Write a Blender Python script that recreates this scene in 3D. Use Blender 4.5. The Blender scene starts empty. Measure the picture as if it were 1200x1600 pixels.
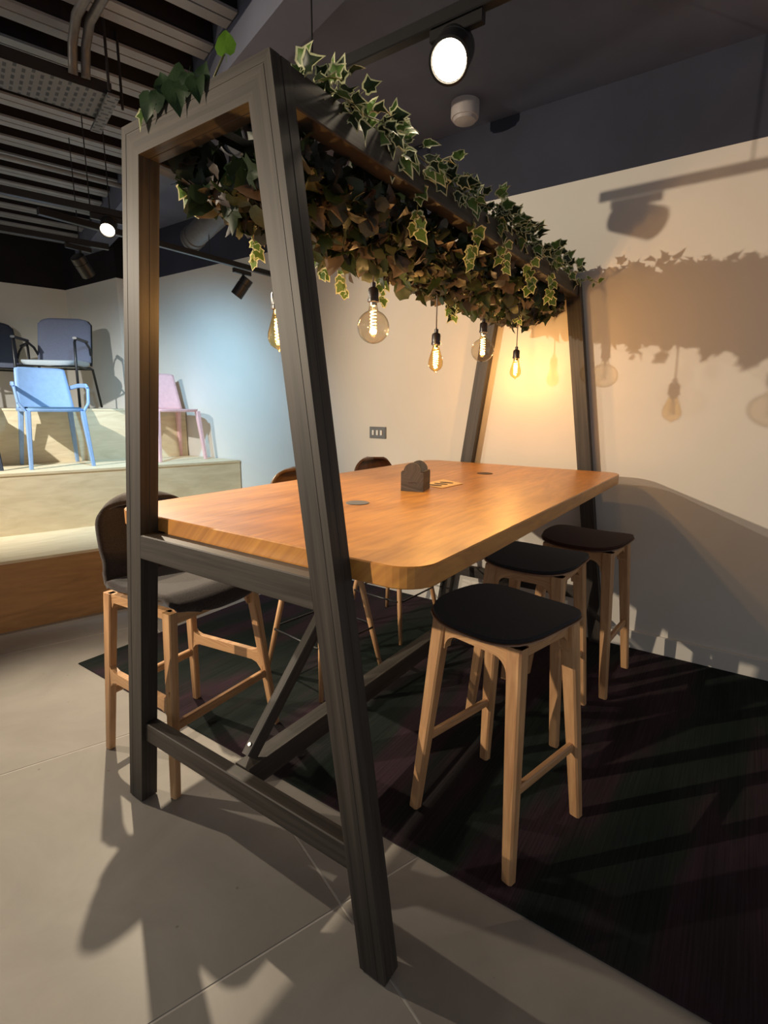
import bpy, bmesh, math, random
from mathutils import Vector, Matrix, Euler
R = math.radians
S = bpy.context.scene
COL = S.collection
# ---------------------------------------------------------------- camera
cam = bpy.data.cameras.new('camera'); cam.sensor_fit = 'HORIZONTAL'; cam.sensor_width = 36
cam.lens = 809.71 * 36 / 1200; cam.clip_start = .02
co = bpy.data.objects.new('camera', cam); COL.objects.link(co)
r_, u_, f_ = Vector((.56893, -.82235, .00721)), Vector((.15735, .11746, .98053)), Vector((.80719, .55672, -.19623))
co.matrix_world = Matrix(((r_.x, u_.x, -f_.x, -.8358), (r_.y, u_.y, -f_.y, -1.12641), (r_.z, u_.z, -f_.z, 1.38469), (0, 0, 0, 1)))
S.camera = co
# ---------------------------------------------------------------- world and lights
W = bpy.data.worlds.new('World'); S.world = W; W.use_nodes = True
bg = W.node_tree.nodes['Background']; bg.inputs[0].default_value = (.93, .95, 1, 1); bg.inputs[1].default_value = .36
S.view_settings.view_transform = 'Standard'; S.view_settings.look = 'None'; S.view_settings.exposure = .08
S.view_settings.gamma = 1; S.view_settings.use_curve_mapping = False
def spot(name, loc, target, power, color, angle=60, blend=.5, size=.03, parent=None):
    l = bpy.data.lights.new(name, 'SPOT'); l.energy = power; l.color = color; l.spot_size = R(angle); l.spot_blend = blend
    l.shadow_soft_size = size
    o = bpy.data.objects.new(name, l); COL.objects.link(o)
    d = Vector(target) - Vector(loc)
    o.location = loc; o.rotation_euler = d.to_track_quat('-Z', 'Y').to_euler()
    if parent: o.parent = parent
    return o
# spotlights of the showroom behind and beside the camera
spot('spotlight_beam', (-3.2, 2.9, 2.33), (2.2, -.55, 1.35), 780, (1, .83, .62), 44, .6, .025)
spot('spotlight_beam', (-.55, 2.55, 2.40), (.75, .2, .2), 125, (1, .86, .68), 75, .7, .02)
spot('spotlight_beam', (-.55, 2.95, 2.50), (.70, 3.75, 1.1), 330, (.97, .98, .95), 88, 1, .02)

TH = R(-16.5)
U2 = Vector((math.cos(TH), math.sin(TH), 0)); N2 = Vector((-math.sin(TH), math.cos(TH), 0))
def uv(u, v, z=0): return U2 * u + N2 * v + Vector((0, 0, z))

# ---------------------------------------------------------------- materials
def newmat(name):
    m = bpy.data.materials.new(name); m.use_nodes = True
    nt = m.node_tree; b = nt.nodes['Principled BSDF']
    return m, nt, b
def N(nt, t, **kw):
    n = nt.nodes.new(t)
    for k, v in kw.items():
        if k in n.inputs: n.inputs[k].default_value = v
        else: setattr(n, k, v)
    return n
def ramp(nt, stops):
    r = nt.nodes.new('ShaderNodeValToRGB'); e = r.color_ramp.elements
    while len(e) < len(stops): e.new(.5)
    for i, (p, c) in enumerate(stops): e[i].position = p; e[i].color = (*c, 1)
    return r
def bump(nt, b, src, strength=.2, dist=.002):
    bn = nt.nodes.new('ShaderNodeBump'); bn.inputs['Strength'].default_value = strength; bn.inputs['Distance'].default_value = dist
    nt.links.new(src, bn.inputs['Height']); nt.links.new(bn.outputs[0], b.inputs['Normal'])
def plain(name, c, rough=.5, metal=0, noise=.06, scale=30, bmp=0, spec=.5, sheen=0):
    m, nt, b = newmat(name)
    tc = N(nt, 'ShaderNodeTexCoord'); no = N(nt, 'ShaderNodeTexNoise', Scale=scale, Detail=5.0)
    nt.links.new(tc.outputs['Object'], no.inputs['Vector'])
    lo = [x * (1 - noise) for x in c]; hi = [min(1, x * (1 + noise)) for x in c]
    rp = ramp(nt, [(.3, lo), (.7, hi)]); nt.links.new(no.outputs[0], rp.inputs[0]); nt.links.new(rp.outputs[0], b.inputs['Base Color'])
    b.inputs['Roughness'].default_value = rough; b.inputs['Metallic'].default_value = metal; b.inputs['Specular IOR Level'].default_value = spec
    if sheen: b.inputs['Sheen Weight'].default_value = sheen
    if bmp: bump(nt, b, no.outputs[0], bmp)
    return m
def wood(name, c1, c2, rough=.45, sx=14, sy=1.1, staves=0, spec=.5, coat=0, swirl=1.5, c3=None):
    """grain runs along UV v (metres)"""
    m, nt, b = newmat(name)
    tc = N(nt, 'ShaderNodeTexCoord'); mp = N(nt, 'ShaderNodeMapping'); mp.inputs['Scale'].default_value = (sx, sy, 1)
    nt.links.new(tc.outputs['UV'], mp.inputs[0])
    oi = N(nt, 'ShaderNodeObjectInfo'); ml = N(nt, 'ShaderNodeMath', operation='MULTIPLY'); ml.inputs[1].default_value = 37
    nt.links.new(oi.outputs['Random'], ml.inputs[0]); cb = N(nt, 'ShaderNodeCombineXYZ')
    nt.links.new(ml.outputs[0], cb.inputs[2]); va = N(nt, 'ShaderNodeVectorMath', operation='ADD')
    nt.links.new(mp.outputs[0], va.inputs[0]); nt.links.new(cb.outputs[0], va.inputs[1])
    n1 = N(nt, 'ShaderNodeTexNoise', Scale=1.6, Detail=7.0, Distortion=swirl); nt.links.new(va.outputs[0], n1.inputs['Vector'])
    n2 = N(nt, 'ShaderNodeTexNoise', Scale=9.0, Detail=4.0); nt.links.new(va.outputs[0], n2.inputs['Vector'])
    mx = N(nt, 'ShaderNodeMath', operation='MULTIPLY_ADD'); mx.inputs[1].default_value = .35
    nt.links.new(n2.outputs[0], mx.inputs[0]); nt.links.new(n1.outputs[0], mx.inputs[2])
    rp = ramp(nt, [(.42, c1), (.85, c2)] if not c3 else [(.40, c1), (.62, c3), (.88, c2)]); nt.links.new(mx.outputs[0], rp.inputs[0])
    col = rp.outputs[0]
    if staves:
        br = N(nt, 'ShaderNodeTexBrick'); br.inputs['Scale'].default_value = 1; br.inputs['Mortar Size'].default_value = .0006
        br.inputs['Brick Width'].default_value = 1.1; br.inputs['Row Height'].default_value = staves
        br.inputs['Color1'].default_value = (.80, .76, .72, 1); br.inputs['Color2'].default_value = (1, 1, 1, 1); br.inputs['Mortar'].default_value = (.72, .65, .6, 1)
        sw = N(nt, 'ShaderNodeMapping'); sw.inputs['Rotation'].default_value = (0, 0, math.pi / 2); nt.links.new(tc.outputs['UV'], sw.inputs[0])
        nt.links.new(sw.outputs[0], br.inputs['Vector'])
        mm = N(nt, 'ShaderNodeMix', data_type='RGBA', blend_type='MULTIPLY'); mm.inputs[0].default_value = .8
        nt.links.new(col, mm.inputs[6]); nt.links.new(br.outputs[0], mm.inputs[7]); col = mm.outputs[2]
    nt.links.new(col, b.inputs['Base Color'])
    b.inputs['Roughness'].default_value = rough; b.inputs['Specular IOR Level'].default_value = spec
    if coat: b.inputs['Coat Weight'].default_value = coat; b.inputs['Coat Roughness'].default_value = .3
    bump(nt, b, mx.outputs[0], .12, .001)
    return m
M = {}
M['oak'] = wood('beech_wood', (.40, .20, .09), (.66, .39, .19), .42, 16, 1.2)
M['table'] = wood('table_wood', (.46, .18, .040), (.70, .32, .065), .38, 9, 1.3, staves=.095, coat=.3, swirl=2.2)
M['stain'] = wood('dark_stained_wood', (.023, .019, .016), (.070, .059, .049), .50, 30, .8, spec=.32, swirl=.5, c3=(.043, .0365, .0305))
M['ply'] = wood('birch_plywood', (.66, .54, .34), (.80, .68, .46), .5, 5, 1.0, swirl=3.0)
M['ply_shade_tint'] = wood('plywood_warm_shade', (.36, .19, .07), (.50, .28, .11), .5, 5, 1.0, swirl=3.0)  # same plywood; warm shade of the lowest riser put into its colour
M['shellwood'] = wood('walnut_veneer', (.05, .022, .012), (.12, .05, .025), .4, 20, 1)
M['shelltan'] = plain('tan_shell', (.13, .065, .02), .45)
M['wall'] = plain('wall_paint', (.72, .68, .61), .85, noise=.015, scale=4, spec=.2)
M['black_paint'] = plain('black_paint', (.013, .011, .012), .8, noise=.2, scale=6, spec=.2)
M['ceil'] = plain('charcoal_ceiling', (.12, .127, .17), .7, noise=.12, scale=3, spec=.25)  # dark paint lifted towards blue-grey, lamp glare put into the colour
M['ceil_dark'] = plain('black_paint_flare_tint', (.042, .045, .066), .8, noise=.12, scale=3, spec=.2)  # black upper wall, navy cast of the lamp flare put into its colour
M['deck'] = plain('galvanised_deck', (.25, .25, .255), .55, noise=.12, scale=5)
M['gap'] = plain('deck_recess', (.012, .009, .012), .9)  # near-black colour puts the depth shade into the deck troughs
M['fabric'] = plain('charcoal_fabric', (.026, .024, .027), .95, noise=.35, scale=400, bmp=.3, spec=.15, sheen=.15)
M['fabric_grey'] = plain('dark_felt', (.046, .036, .032), .95, noise=.4, scale=260, bmp=.4, spec=.15, sheen=.25)
M['brown_fabric'] = plain('brown_fabric', (.06, .026, .017), .9, noise=.3, scale=300, bmp=.3, spec=.2, sheen=.1)
M['black_metal'] = plain('black_metal', (.012, .012, .013), .35, noise=.1, spec=.5)
M['black_plastic'] = plain('black_plastic', (.018, .012, .012), .3, spec=.5)
M['steel'] = plain('brushed_steel', (.42, .42, .43), .3, 1)
M['switch'] = plain('grey_switch_plate', (.14, .15, .16), .35)
M['white_plastic'] = plain('white_plastic', (.75, .75, .73), .4)
M['blue'] = plain('pale_blue_plastic', (.24, .38, .62), .5)
M['blue_dark'] = plain('grey_blue_felt', (.07, .13, .19), .9, noise=.2, scale=200)
M['pink'] = plain('pale_pink_plastic', (.82, .50, .50), .5)
M['greyblue'] = plain('blue_grey_upholstery', (.17, .19, .27), .9, noise=.15, scale=200)
M['lightgrey'] = plain('pale_grey_upholstery', (.5, .56, .6), .9, noise=.1, scale=200)
M['navy'] = plain('dark_navy_upholstery', (.035, .045, .07), .9, noise=.2, scale=200)
M['darkbox'] = wood('charred_wood', (.035, .028, .022), (.10, .08, .065), .6, 30, 3)
M['card'] = plain('kraft_card', (.85, .60, .30), .7)
M['oval'] = plain('dark_swatch', (.05, .025, .02), .6)
M['grout'] = plain('grout', (.62, .58, .52), .9)
M['duct'] = plain('painted_duct', (.10, .095, .095), .45, .2, noise=.15)
M['detector'] = plain('off_white_plastic', (.42, .38, .37), .5)
M['tan_skin'] = plain('vine_stem', (.16, .15, .05), .6)
def m_tile():
    m, nt, b = newmat('concrete_tile'); tc = N(nt, 'ShaderNodeTexCoord'); oi = N(nt, 'ShaderNodeObjectInfo')
    a = N(nt, 'ShaderNodeTexNoise', Scale=2.2, Detail=8.0, Roughness=.62, Distortion=.6); c = N(nt, 'ShaderNodeTexNoise', Scale=90.0, Detail=4.0)
    ad = N(nt, 'ShaderNodeVectorMath', operation='MULTIPLY_ADD'); ad.inputs[1].default_value = (1, 1, 1)
    nt.links.new(tc.outputs['Object'], ad.inputs[0]); nt.links.new(oi.outputs['Random'], ad.inputs[2])
    nt.links.new(ad.outputs[0], a.inputs['Vector']); nt.links.new(tc.outputs['Object'], c.inputs['Vector'])
    r1 = ramp(nt, [(.25, (.29, .262, .228)), (.75, (.41, .376, .33))]); nt.links.new(a.outputs[0], r1.inputs[0])
    v = N(nt, 'ShaderNodeTexVoronoi', Scale=9.0); v.inputs['Randomness'].default_value = 1; nt.links.new(ad.outputs[0], v.inputs['Vector'])
    r2 = ramp(nt, [(.025, (.35, .33, .3)), (.05, (1, 1, 1))]); nt.links.new(v.outputs['Distance'], r2.inputs[0])
    mm = N(nt, 'ShaderNodeMix', data_type='RGBA', blend_type='MULTIPLY'); mm.inputs[0].default_value = .5
    nt.links.new(r1.outputs[0], mm.inputs[6]); nt.links.new(r2.outputs[0], mm.inputs[7]); nt.links.new(mm.outputs[2], b.inputs['Base Color'])
    b.inputs['Roughness'].default_value = .42; b.inputs['Specular IOR Level'].default_value = .35
    bump(nt, b, c.outputs[0], .12, .001); return m
M['tile'] = m_tile()
def m_carpet():
    m, nt, b = newmat('woven_carpet'); tc = N(nt, 'ShaderNodeTexCoord')
    mp = N(nt, 'ShaderNodeMapping'); mp.inputs['Scale'].default_value = (.55, 2.4, 1); nt.links.new(tc.outputs['Object'], mp.inputs[0])
    a = N(nt, 'ShaderNodeTexNoise', Scale=1.3, Detail=3.0); nt.links.new(mp.outputs[0], a.inputs['Vector'])
    rp = ramp(nt, [(.36, (.015, .025, .021)), (.47, (.025, .030, .028)), (.56, (.054, .031, .042)), (.68, (.034, .026, .030))]); nt.links.new(a.outputs[0], rp.inputs[0])
    m2 = N(nt, 'ShaderNodeMapping'); m2.inputs['Scale'].default_value = (3, 170, 1); nt.links.new(tc.outputs['Object'], m2.inputs[0])
    c = N(nt, 'ShaderNodeTexNoise', Scale=1.0, Detail=3.0); nt.links.new(m2.outputs[0], c.inputs['Vector'])
    r2 = ramp(nt, [(.3, (.45, .45, .45)), (.7, (1.0, 1.0, 1.0))]); nt.links.new(c.outputs[0], r2.inputs[0])
    mm = N(nt, 'ShaderNodeMix', data_type='RGBA', blend_type='MULTIPLY'); mm.inputs[0].default_value = .8
    nt.links.new(rp.outputs[0], mm.inputs[6]); nt.links.new(r2.outputs[0], mm.inputs[7]); nt.links.new(mm.outputs[2], b.inputs['Base Color'])
    b.inputs['Roughness'].default_value = .95; b.inputs['Specular IOR Level'].default_value = .12
    w = N(nt, 'ShaderNodeTexWave', Scale=120.0); w.bands_direction = 'X'; nt.links.new(tc.outputs['Object'], w.inputs['Vector'])
    ad = N(nt, 'ShaderNodeMath', operation='ADD'); nt.links.new(w.outputs[1], ad.inputs[0]); nt.links.new(c.outputs[0], ad.inputs[1])
    bump(nt, b, ad.outputs[0], .6, .002); return m
M['carpet'] = m_carpet()
def m_emit(name, c, s):
    m, nt, b = newmat(name); b.inputs['Base Color'].default_value = (0, 0, 0, 1)
    b.inputs['Emission Color'].default_value = (*c, 1); b.inputs['Emission Strength'].default_value = s; return m
M['filament'] = m_emit('glowing_filament', (1, .50, .12), 38)
M['lens'] = m_emit('lit_lamp_lens', (1, .84, .60), 9)
def m_glass(name, tint, gl=.16):
    m = bpy.data.materials.new(name); m.use_nodes = True; nt = m.node_tree; nt.nodes.clear()
    o = N(nt, 'ShaderNodeOutputMaterial'); t = N(nt, 'ShaderNodeBsdfTransparent'); t.inputs[0].default_value = (*tint, 1)
    g = N(nt, 'ShaderNodeBsdfGlossy', Roughness=.02); g.inputs[0].default_value = (1, .95, .85, 1)
    lw = N(nt, 'ShaderNodeLayerWeight', Blend=gl); mx = N(nt, 'ShaderNodeMixShader')
    rp = ramp(nt, [(.55, tint), (.97, [x * .6 for x in tint])]); nt.links.new(lw.outputs['Facing'], rp.inputs[0]); nt.links.new(rp.outputs[0], t.inputs[0])
    fr = ramp(nt, [(.35, (.05, .05, .05)), (.98, (.42, .42, .42))]); nt.links.new(lw.outputs['Facing'], fr.inputs[0]); nt.links.new(fr.outputs[0], mx.inputs[0]); nt.links.new(t.outputs[0], mx.inputs[1]); nt.links.new(g.outputs[0], mx.inputs[2]); nt.links.new(mx.outputs[0], o.inputs[0])
    return m
M['amber'] = m_glass('amber_bulb_glass', (.95, .78, .48), .5)
M['smoke'] = m_glass('smoked_bulb_glass', (.90, .84, .74), .5)
def m_leaf(name, lo, hi, trans=.25, rough=.45):
    m, nt, b = newmat(name); oi = N(nt, 'ShaderNodeObjectInfo'); tc = N(nt, 'ShaderNodeTexCoord')
    no = N(nt, 'ShaderNodeTexNoise', Scale=14.0, Detail=2.0); nt.links.new(tc.outputs['Object'], no.inputs['Vector'])
    ad = N(nt, 'ShaderNodeMath', operation='MULTIPLY_ADD'); ad.inputs[1].default_value = .5
    nt.links.new(oi.outputs['Random'], ad.inputs[0]); 
    m5 = N(nt, 'ShaderNodeMath', operation='MULTIPLY'); m5.inputs[1].default_value = .75; nt.links.new(no.outputs[0], m5.inputs[0]); nt.links.new(m5.outputs[0], ad.inputs[2])
    rp = ramp(nt, [(.2, lo), (.85, hi)]); nt.links.new(ad.outputs[0], rp.inputs[0]); nt.links.new(rp.outputs[0], b.inputs['Base Color'])
    b.inputs['Roughness'].default_value = rough; b.inputs['Specular IOR Level'].default_value = .35
    tr = N(nt, 'ShaderNodeBsdfTranslucent'); nt.links.new(rp.outputs[0], tr.inputs[0]); mx = N(nt, 'ShaderNodeMixShader'); mx.inputs[0].default_value = trans
    out = nt.nodes['Material Output']; nt.links.new(b.outputs[0], mx.inputs[1]); nt.links.new(tr.outputs[0], mx.inputs[2]); nt.links.new(mx.outputs[0], out.inputs[0])
    return m
M['leaf_green'] = m_leaf('dark_green_leaf', (.012, .022, .010), (.035, .055, .022))
M['leaf_olive'] = m_leaf('olive_leaf', (.035, .042, .022), (.085, .088, .048))
M['leaf_brown'] = m_leaf('dry_brown_leaf', (.045, .036, .030), (.150, .120, .098))
M['leaf_grey'] = m_leaf('grey_green_leaf', (.04, .043, .036), (.11, .11, .092))
M['leaf_ivy'] = m_leaf('ivy_green', (.05, .10, .02), (.14, .24, .06), .35)
M['leaf_cream'] = m_leaf('ivy_cream_edge', (.50, .52, .28), (.75, .75, .48), .35)
M['leaf_bright'] = m_leaf('fresh_green_leaf', (.05, .12, .02), (.14, .30, .03), .45)
M['leaf_deep'] = m_leaf('deep_green_leaf', (.015, .035, .014), (.04, .075, .03), .3)
def m_tray():
    m, nt, b = newmat('perforated_tray'); tc = N(nt, 'ShaderNodeTexCoord')
    br = N(nt, 'ShaderNodeTexBrick'); br.inputs['Scale'].default_value = 1; br.inputs['Brick Width'].default_value = .055; br.inputs['Row Height'].default_value = .034
    br.inputs['Mortar Size'].default_value = .011; br.inputs['Color1'].default_value = (.01, .01, .01, 1); br.inputs['Color2'].default_value = (.03, .03, .03, 1)
    br.inputs['Mortar'].default_value = (.13, .13, .13, 1); nt.links.new(tc.outputs['UV'], br.inputs['Vector']); nt.links.new(br.outputs[0], b.inputs['Base Color'])
    b.inputs['Roughness'].default_value = .5; return m
M['tray'] = m_tray()

# ---------------------------------------------------------------- mesh builder
class MB:
    def __init__(s): s.v = []; s.f = []; s.uv = []; s.mi = []
    def add(s, vs, fs, uvs=None, mi=0):
        o = len(s.v); s.v += [tuple(p) for p in vs]
        for i, f in enumerate(fs):
            s.f.append([k + o for k in f]); s.mi.append(mi)
            s.uv.append(uvs[i] if uvs else None)
    def ring(s, rings, closed=True, caps=True, lens=None, mi=0):
        """loft between equal rings; UV v runs along the loft in metres"""
        n = len(rings[0]); vs = [p for r in rings for p in r]; fs = []; us = []
        per = [0]
        for i in range(n): per.append(per[-1] + (Vector(rings[0][(i + 1) % n]) - Vector(rings[0][i])).length)
        L = [0]
        for a, b in zip(rings, rings[1:]): L.append(L[-1] + (sum((Vector(q) for q in b), Vector()) / n - sum((Vector(q) for q in a), Vector()) / n).length)
        for j in range(len(rings) - 1):
            for i in range(n if closed else n - 1):
                k = (i + 1) % n
                fs.append([j * n + i, j * n + k, (j + 1) * n + k, (j + 1) * n + i])
                us.append([(per[i], L[j]), (per[i + 1], L[j]), (per[i + 1], L[j + 1]), (per[i], L[j + 1])])
        if caps and closed:
            fs.append(list(range(n))[::-1]); us.append([(per[i], 0) for i in range(n)][::-1])
            b = (len(rings) - 1) * n; fs.append([b + i for i in range(n)]); us.append([(per[i], L[-1]) for i in range(n)])
        s.add(vs, fs, us, mi)
    def beam(s, p0, p1, w0, d0, w1=None, d1=None, side=(0, 1, 0), ch=.004, mi=0):
        """tapered bar with chamfered edges; w along side, d along the other axis"""
        p0, p1 = Vector(p0), Vector(p1); ax = (p1 - p0).normalized(); sd = Vector(side); sd = (sd - ax * sd.dot(ax)).normalized(); ot = ax.cross(sd)
        w1 = w0 if w1 is None else w1; d1 = d0 if d1 is None else d1
        rs = []
        for p, w, d in ((p0, w0, d0), (p1, w1, d1)):
            a, b, c = w / 2, d / 2, min(ch, w / 3, d / 3)
            pts = [(a, b - c), (a - c, b), (-a + c, b), (-a, b - c), (-a, -b + c), (-a + c, -b), (a - c, -b), (a, -b + c)] if ch else [(a, b), (-a, b), (-a, -b), (a, -b)]
            rs.append([p + sd * x + ot * y for x, y in pts])
        s.ring(rs, mi=mi)
    def leg(s, foot, top, a0, b0, a1, b1, ch=.004):
        """leg whose ends stay horizontal; a along x, b along y"""
        rs = []
        for p, a, b in ((Vector(foot), a0 / 2, b0 / 2), (Vector(top), a1 / 2, b1 / 2)):
            c = min(ch, a / 2, b / 2)
            rs.append([p + Vector((x, y, 0)) for x, y in [(a, b - c), (a - c, b), (-a + c, b), (-a, b - c), (-a, -b + c), (-a + c, -b), (a - c, -b), (a, -b + c)]])
        s.ring(rs)
    def box(s, c, d, ch=0, mi=0):
        c = Vector(c); x, y, z = d
        if max(d) == x: s.beam(c - Vector((x / 2, 0, 0)), c + Vector((x / 2, 0, 0)), y, z, side=(0, 1, 0), ch=ch, mi=mi)
        elif max(d) == y: s.beam(c - Vector((0, y / 2, 0)), c + Vector((0, y / 2, 0)), x, z, side=(1, 0, 0), ch=ch, mi=mi)
        else: s.beam(c - Vector((0, 0, z / 2)), c + Vector((0, 0, z / 2)), x, y, side=(1, 0, 0), ch=ch, mi=mi)
    def tube(s, pts, r, n=8, mi=0, caps=True):
        pts = [Vector(p) for p in pts]; rs = []; up = None
        rad = r if isinstance(r, (list, tuple)) else [r] * len(pts)
        for i, p in enumerate(pts):
            t = (pts[min(i + 1, len(pts) - 1)] - pts[max(i - 1, 0)]).normalized()
            if up is None: up = Vector((0, 0, 1)) if abs(t.z) < .9 else Vector((1, 0, 0))
            a = t.cross(up); a = a.normalized() if a.length > 1e-6 else Vector((1, 0, 0)); up = a.cross(t)
            rs.append([p + (a * math.cos(q) + up * math.sin(q)) * rad[i] for q in [2 * math.pi * k / n for k in range(n)]])
        s.ring(rs, caps=caps, mi=mi)
    def lathe(s, prof, n=24, c=(0, 0, 0), caps=True):
        s.ring([[Vector(c) + Vector((r * math.cos(2 * math.pi * k / n), r * math.sin(2 * math.pi * k / n), z)) for k in range(n)] for r, z in prof], caps=caps)
    def prism(s, poly, ext, mi=0):
        ext = Vector(ext); s.ring([[Vector(p) for p in poly], [Vector(p) + ext for p in poly]], mi=mi)
    def shell(s, f, nu, nv, th):
        """thick curved sheet from f(s,t), s,t in 0..1; th(s,t) thickness"""
        P = [[Vector(f(i / nu, j / nv)) for i in range(nu + 1)] for j in range(nv + 1)]
        top, bot, us = [], [], []
        for j in range(nv + 1):
            for i in range(nu + 1):
                a = P[j][min(i + 1, nu)] - P[j][max(i - 1, 0)]; b = P[min(j + 1, nv)][i] - P[max(j - 1, 0)][i]
                n = a.cross(b); n = n.normalized() if n.length > 1e-9 else Vector((0, 0, 1)); t = th(i / nu, j / nv) / 2
                top.append(P[j][i] + n * t); bot.append(P[j][i] - n * t)
        o = len(top); k = nu + 1; fs = []; uvs = []
        def q(i, j): return (i / nu * .4, j / nv * .6)
        for j in range(nv):
            for i in range(nu):
                fs.append([j * k + i, j * k + i + 1, (j + 1) * k + i + 1, (j + 1) * k + i]); uvs.append([q(i, j), q(i + 1, j), q(i + 1, j + 1), q(i, j + 1)])
                fs.append([o + j * k + i, o + (j + 1) * k + i, o + (j + 1) * k + i + 1, o + j * k + i + 1]); uvs.append([q(i, j), q(i, j + 1), q(i + 1, j + 1), q(i + 1, j)])
        ed = [(i, 0) for i in range(nu)] + [(nu, j) for j in range(nv)] + [(i, nv) for i in range(nu, 0, -1)] + [(0, j) for j in range(nv, 0, -1)]
        for a, b in zip(ed, ed[1:] + ed[:1]):
            A, B = a[1] * k + a[0], b[1] * k + b[0]
            fs.append([A, o + A, o + B, B]); uvs.append([q(*a), q(*a), q(*b), q(*b)])
        s.add(top + bot, fs, uvs)
    def rev(s, p, d, prof, n=28, caps=True):
        """solid of revolution about axis d through p; prof = [(t, r)]"""
        p = Vector(p); d = Vector(d).normalized(); a = d.cross(Vector((0, 0, 1)) if abs(d.z) < .9 else Vector((1, 0, 0))).normalized(); b = d.cross(a)
        s.ring([[p + d * t + (a * math.cos(q) + b * math.sin(q)) * r for q in [2 * math.pi * k / n for k in range(n)]] for t, r in prof], caps=caps)
    def mesh(s, name, mats, smooth=False):
        me = bpy.data.meshes.new(name); me.from_pydata(s.v, [], s.f)
        if not isinstance(mats, (list, tuple)): mats = [mats]
        for m in mats: me.materials.append(m)
        l = me.uv_layers.new(name='UVMap'); i = 0
        for f, u in zip(s.f, s.uv):
            for k in range(len(f)):
                if u: l.data[i].uv = u[k]
                i += 1
        if len(mats) > 1: me.polygons.foreach_set('material_index', s.mi)
        bm = bmesh.new(); bm.from_mesh(me); bmesh.ops.recalc_face_normals(bm, faces=bm.faces); bm.to_mesh(me); bm.free()
        if smooth: me.shade_smooth() if hasattr(me, 'shade_smooth') else [setattr(p, 'use_smooth', True) for p in me.polygons]
        return me
    def build(s, name, mats, parent=None, smooth=False, loc=None, sharp=None):
        me = s.mesh(name, mats, smooth); o = bpy.data.objects.new(name, me); COL.objects.link(o)
        if parent: o.parent = parent
        if loc is not None: o.location = loc
        if smooth and sharp: me.set_sharp_from_angle(angle=R(sharp))
        return o
def tag(o, label=None, cat=None, group=None, kind=None):
    for k, v in (('label', label), ('category', cat), ('group', group), ('kind', kind)):
        if v: o[k] = v
    return o
def thing(name, label, cat, loc=(0, 0, 0), rz=0, group=None):
    o = bpy.data.objects.new(name, None); COL.objects.link(o); o.empty_display_size = .1
    o.location = loc; o.rotation_euler = (0, 0, rz); return tag(o, label, cat, group)
def copy_tree(o, parent=None, label=None):
    c = o.copy(); COL.objects.link(c); c.parent = parent
    if label: c['label'] = label
    for ch in list(o.children): copy_tree(ch, c)
    return c
def struct(mb, name, mat, parent=None, smooth=False, sharp=None):
    o = mb.build(name, mat, parent, smooth, sharp=sharp)
    if not parent: o['kind'] = 'structure'
    return o
def rbox(c, d, name, mat, parent=None, ch=0):
    m = MB(); m.box(c, d, ch); return m.build(name, mat, parent)

# ---------------------------------------------------------------- room shell
WX = 2.362; CH = 2.622
fl = MB(); fl.box((-.1, .6, -.0268), (9, 11, .05)); floor = struct(fl, 'floor', M['grout'])
# large concrete tiles, set 20 degrees off the table
TT = R(-20); tu = Vector((math.cos(TT), math.sin(TT), 0)); tn = Vector((-math.sin(TT), math.cos(TT), 0)); t0 = Vector((.107, -.337, 0))
tm = MB(); e = .0022; A = 1.2
pl = [Vector((e, e, 0)), Vector((A - e, e, 0)), Vector((A - e, A - e, 0)), Vector((e, A - e, 0))]; b_ = .002
tm.ring([[p + Vector((0, 0, -.012)) for p in pl], [p + Vector((0, 0, -b_)) for p in pl],
         [Vector((p.x + (b_ if p.x < .5 else -b_), p.y + (b_ if p.y < .5 else -b_), 0)) for p in pl]])
tmesh = tm.mesh('tile', M['tile'])
for i in range(-3, 4):
    for j in range(-3, 5):
        p = t0 + tu * (i * A) + tn * (j * A)
        c = p + (tu + tn) * (A / 2)
        if c.x > 3.0 or c.x < -3.2 or c.y < -3.6 or c.y > 4.6: continue
        if p.x > 2.2 and c.x > 2.5: continue
        o = bpy.data.objects.new('tile', tmesh); COL.objects.link(o); o.parent = floor; o.location = p; o.rotation_euler = (0, 0, TT)
cp = MB(); cp.box(((.3705 + 2.345) / 2, (1.730 - 3) / 2, .003), (2.345 - .3705, 4.73, .006), .002)
o = cp.build('carpet', M['carpet']); tag(o, 'dark green and plum striped woven carpet under the high table', 'carpet')
# walls
w = MB(); w.box((WX + .05, .56, CH / 2), (.1, 7.14, CH)); struct(w, 'wall_right', M['wall'])
w = MB(); w.box((2.13 + .1, 4.13 + .85, CH / 2), (.2, 1.7, CH)); struct(w, 'wall_boxing', M['wall'])
w = MB(); w.beam(uv(-3, 5.60, CH / 2), uv(1.0, 5.60, CH / 2), .1, CH, side=N2, ch=0); struct(w, 'wall_left', M['wall'])
CZ = 3.05
w = MB(); w.beam(uv(-3, 5.60, (CH + 3.2) / 2), uv(1.0, 5.60, (CH + 3.2) / 2), .1, 3.2 - CH, side=N2, ch=0); struct(w, 'wall_left', M['black_paint'])
w = MB(); w.box((WX + .05, .56, (CH + 3.2) / 2), (.1, 7.14, 3.2 - CH)); struct(w, 'wall_right', M['ceil_dark'])
w = MB(); w.box((2.13 + .1, 4.13 + .85, (CH + 3.2) / 2), (.2, 1.7, 3.2 - CH)); struct(w, 'wall_boxing', M['black_paint'])
w = MB(); w.box((2.353, .56, .055), (.018, 7.14, .11), .003); struct(w, 'baseboard_right', M['wall'])
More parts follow.
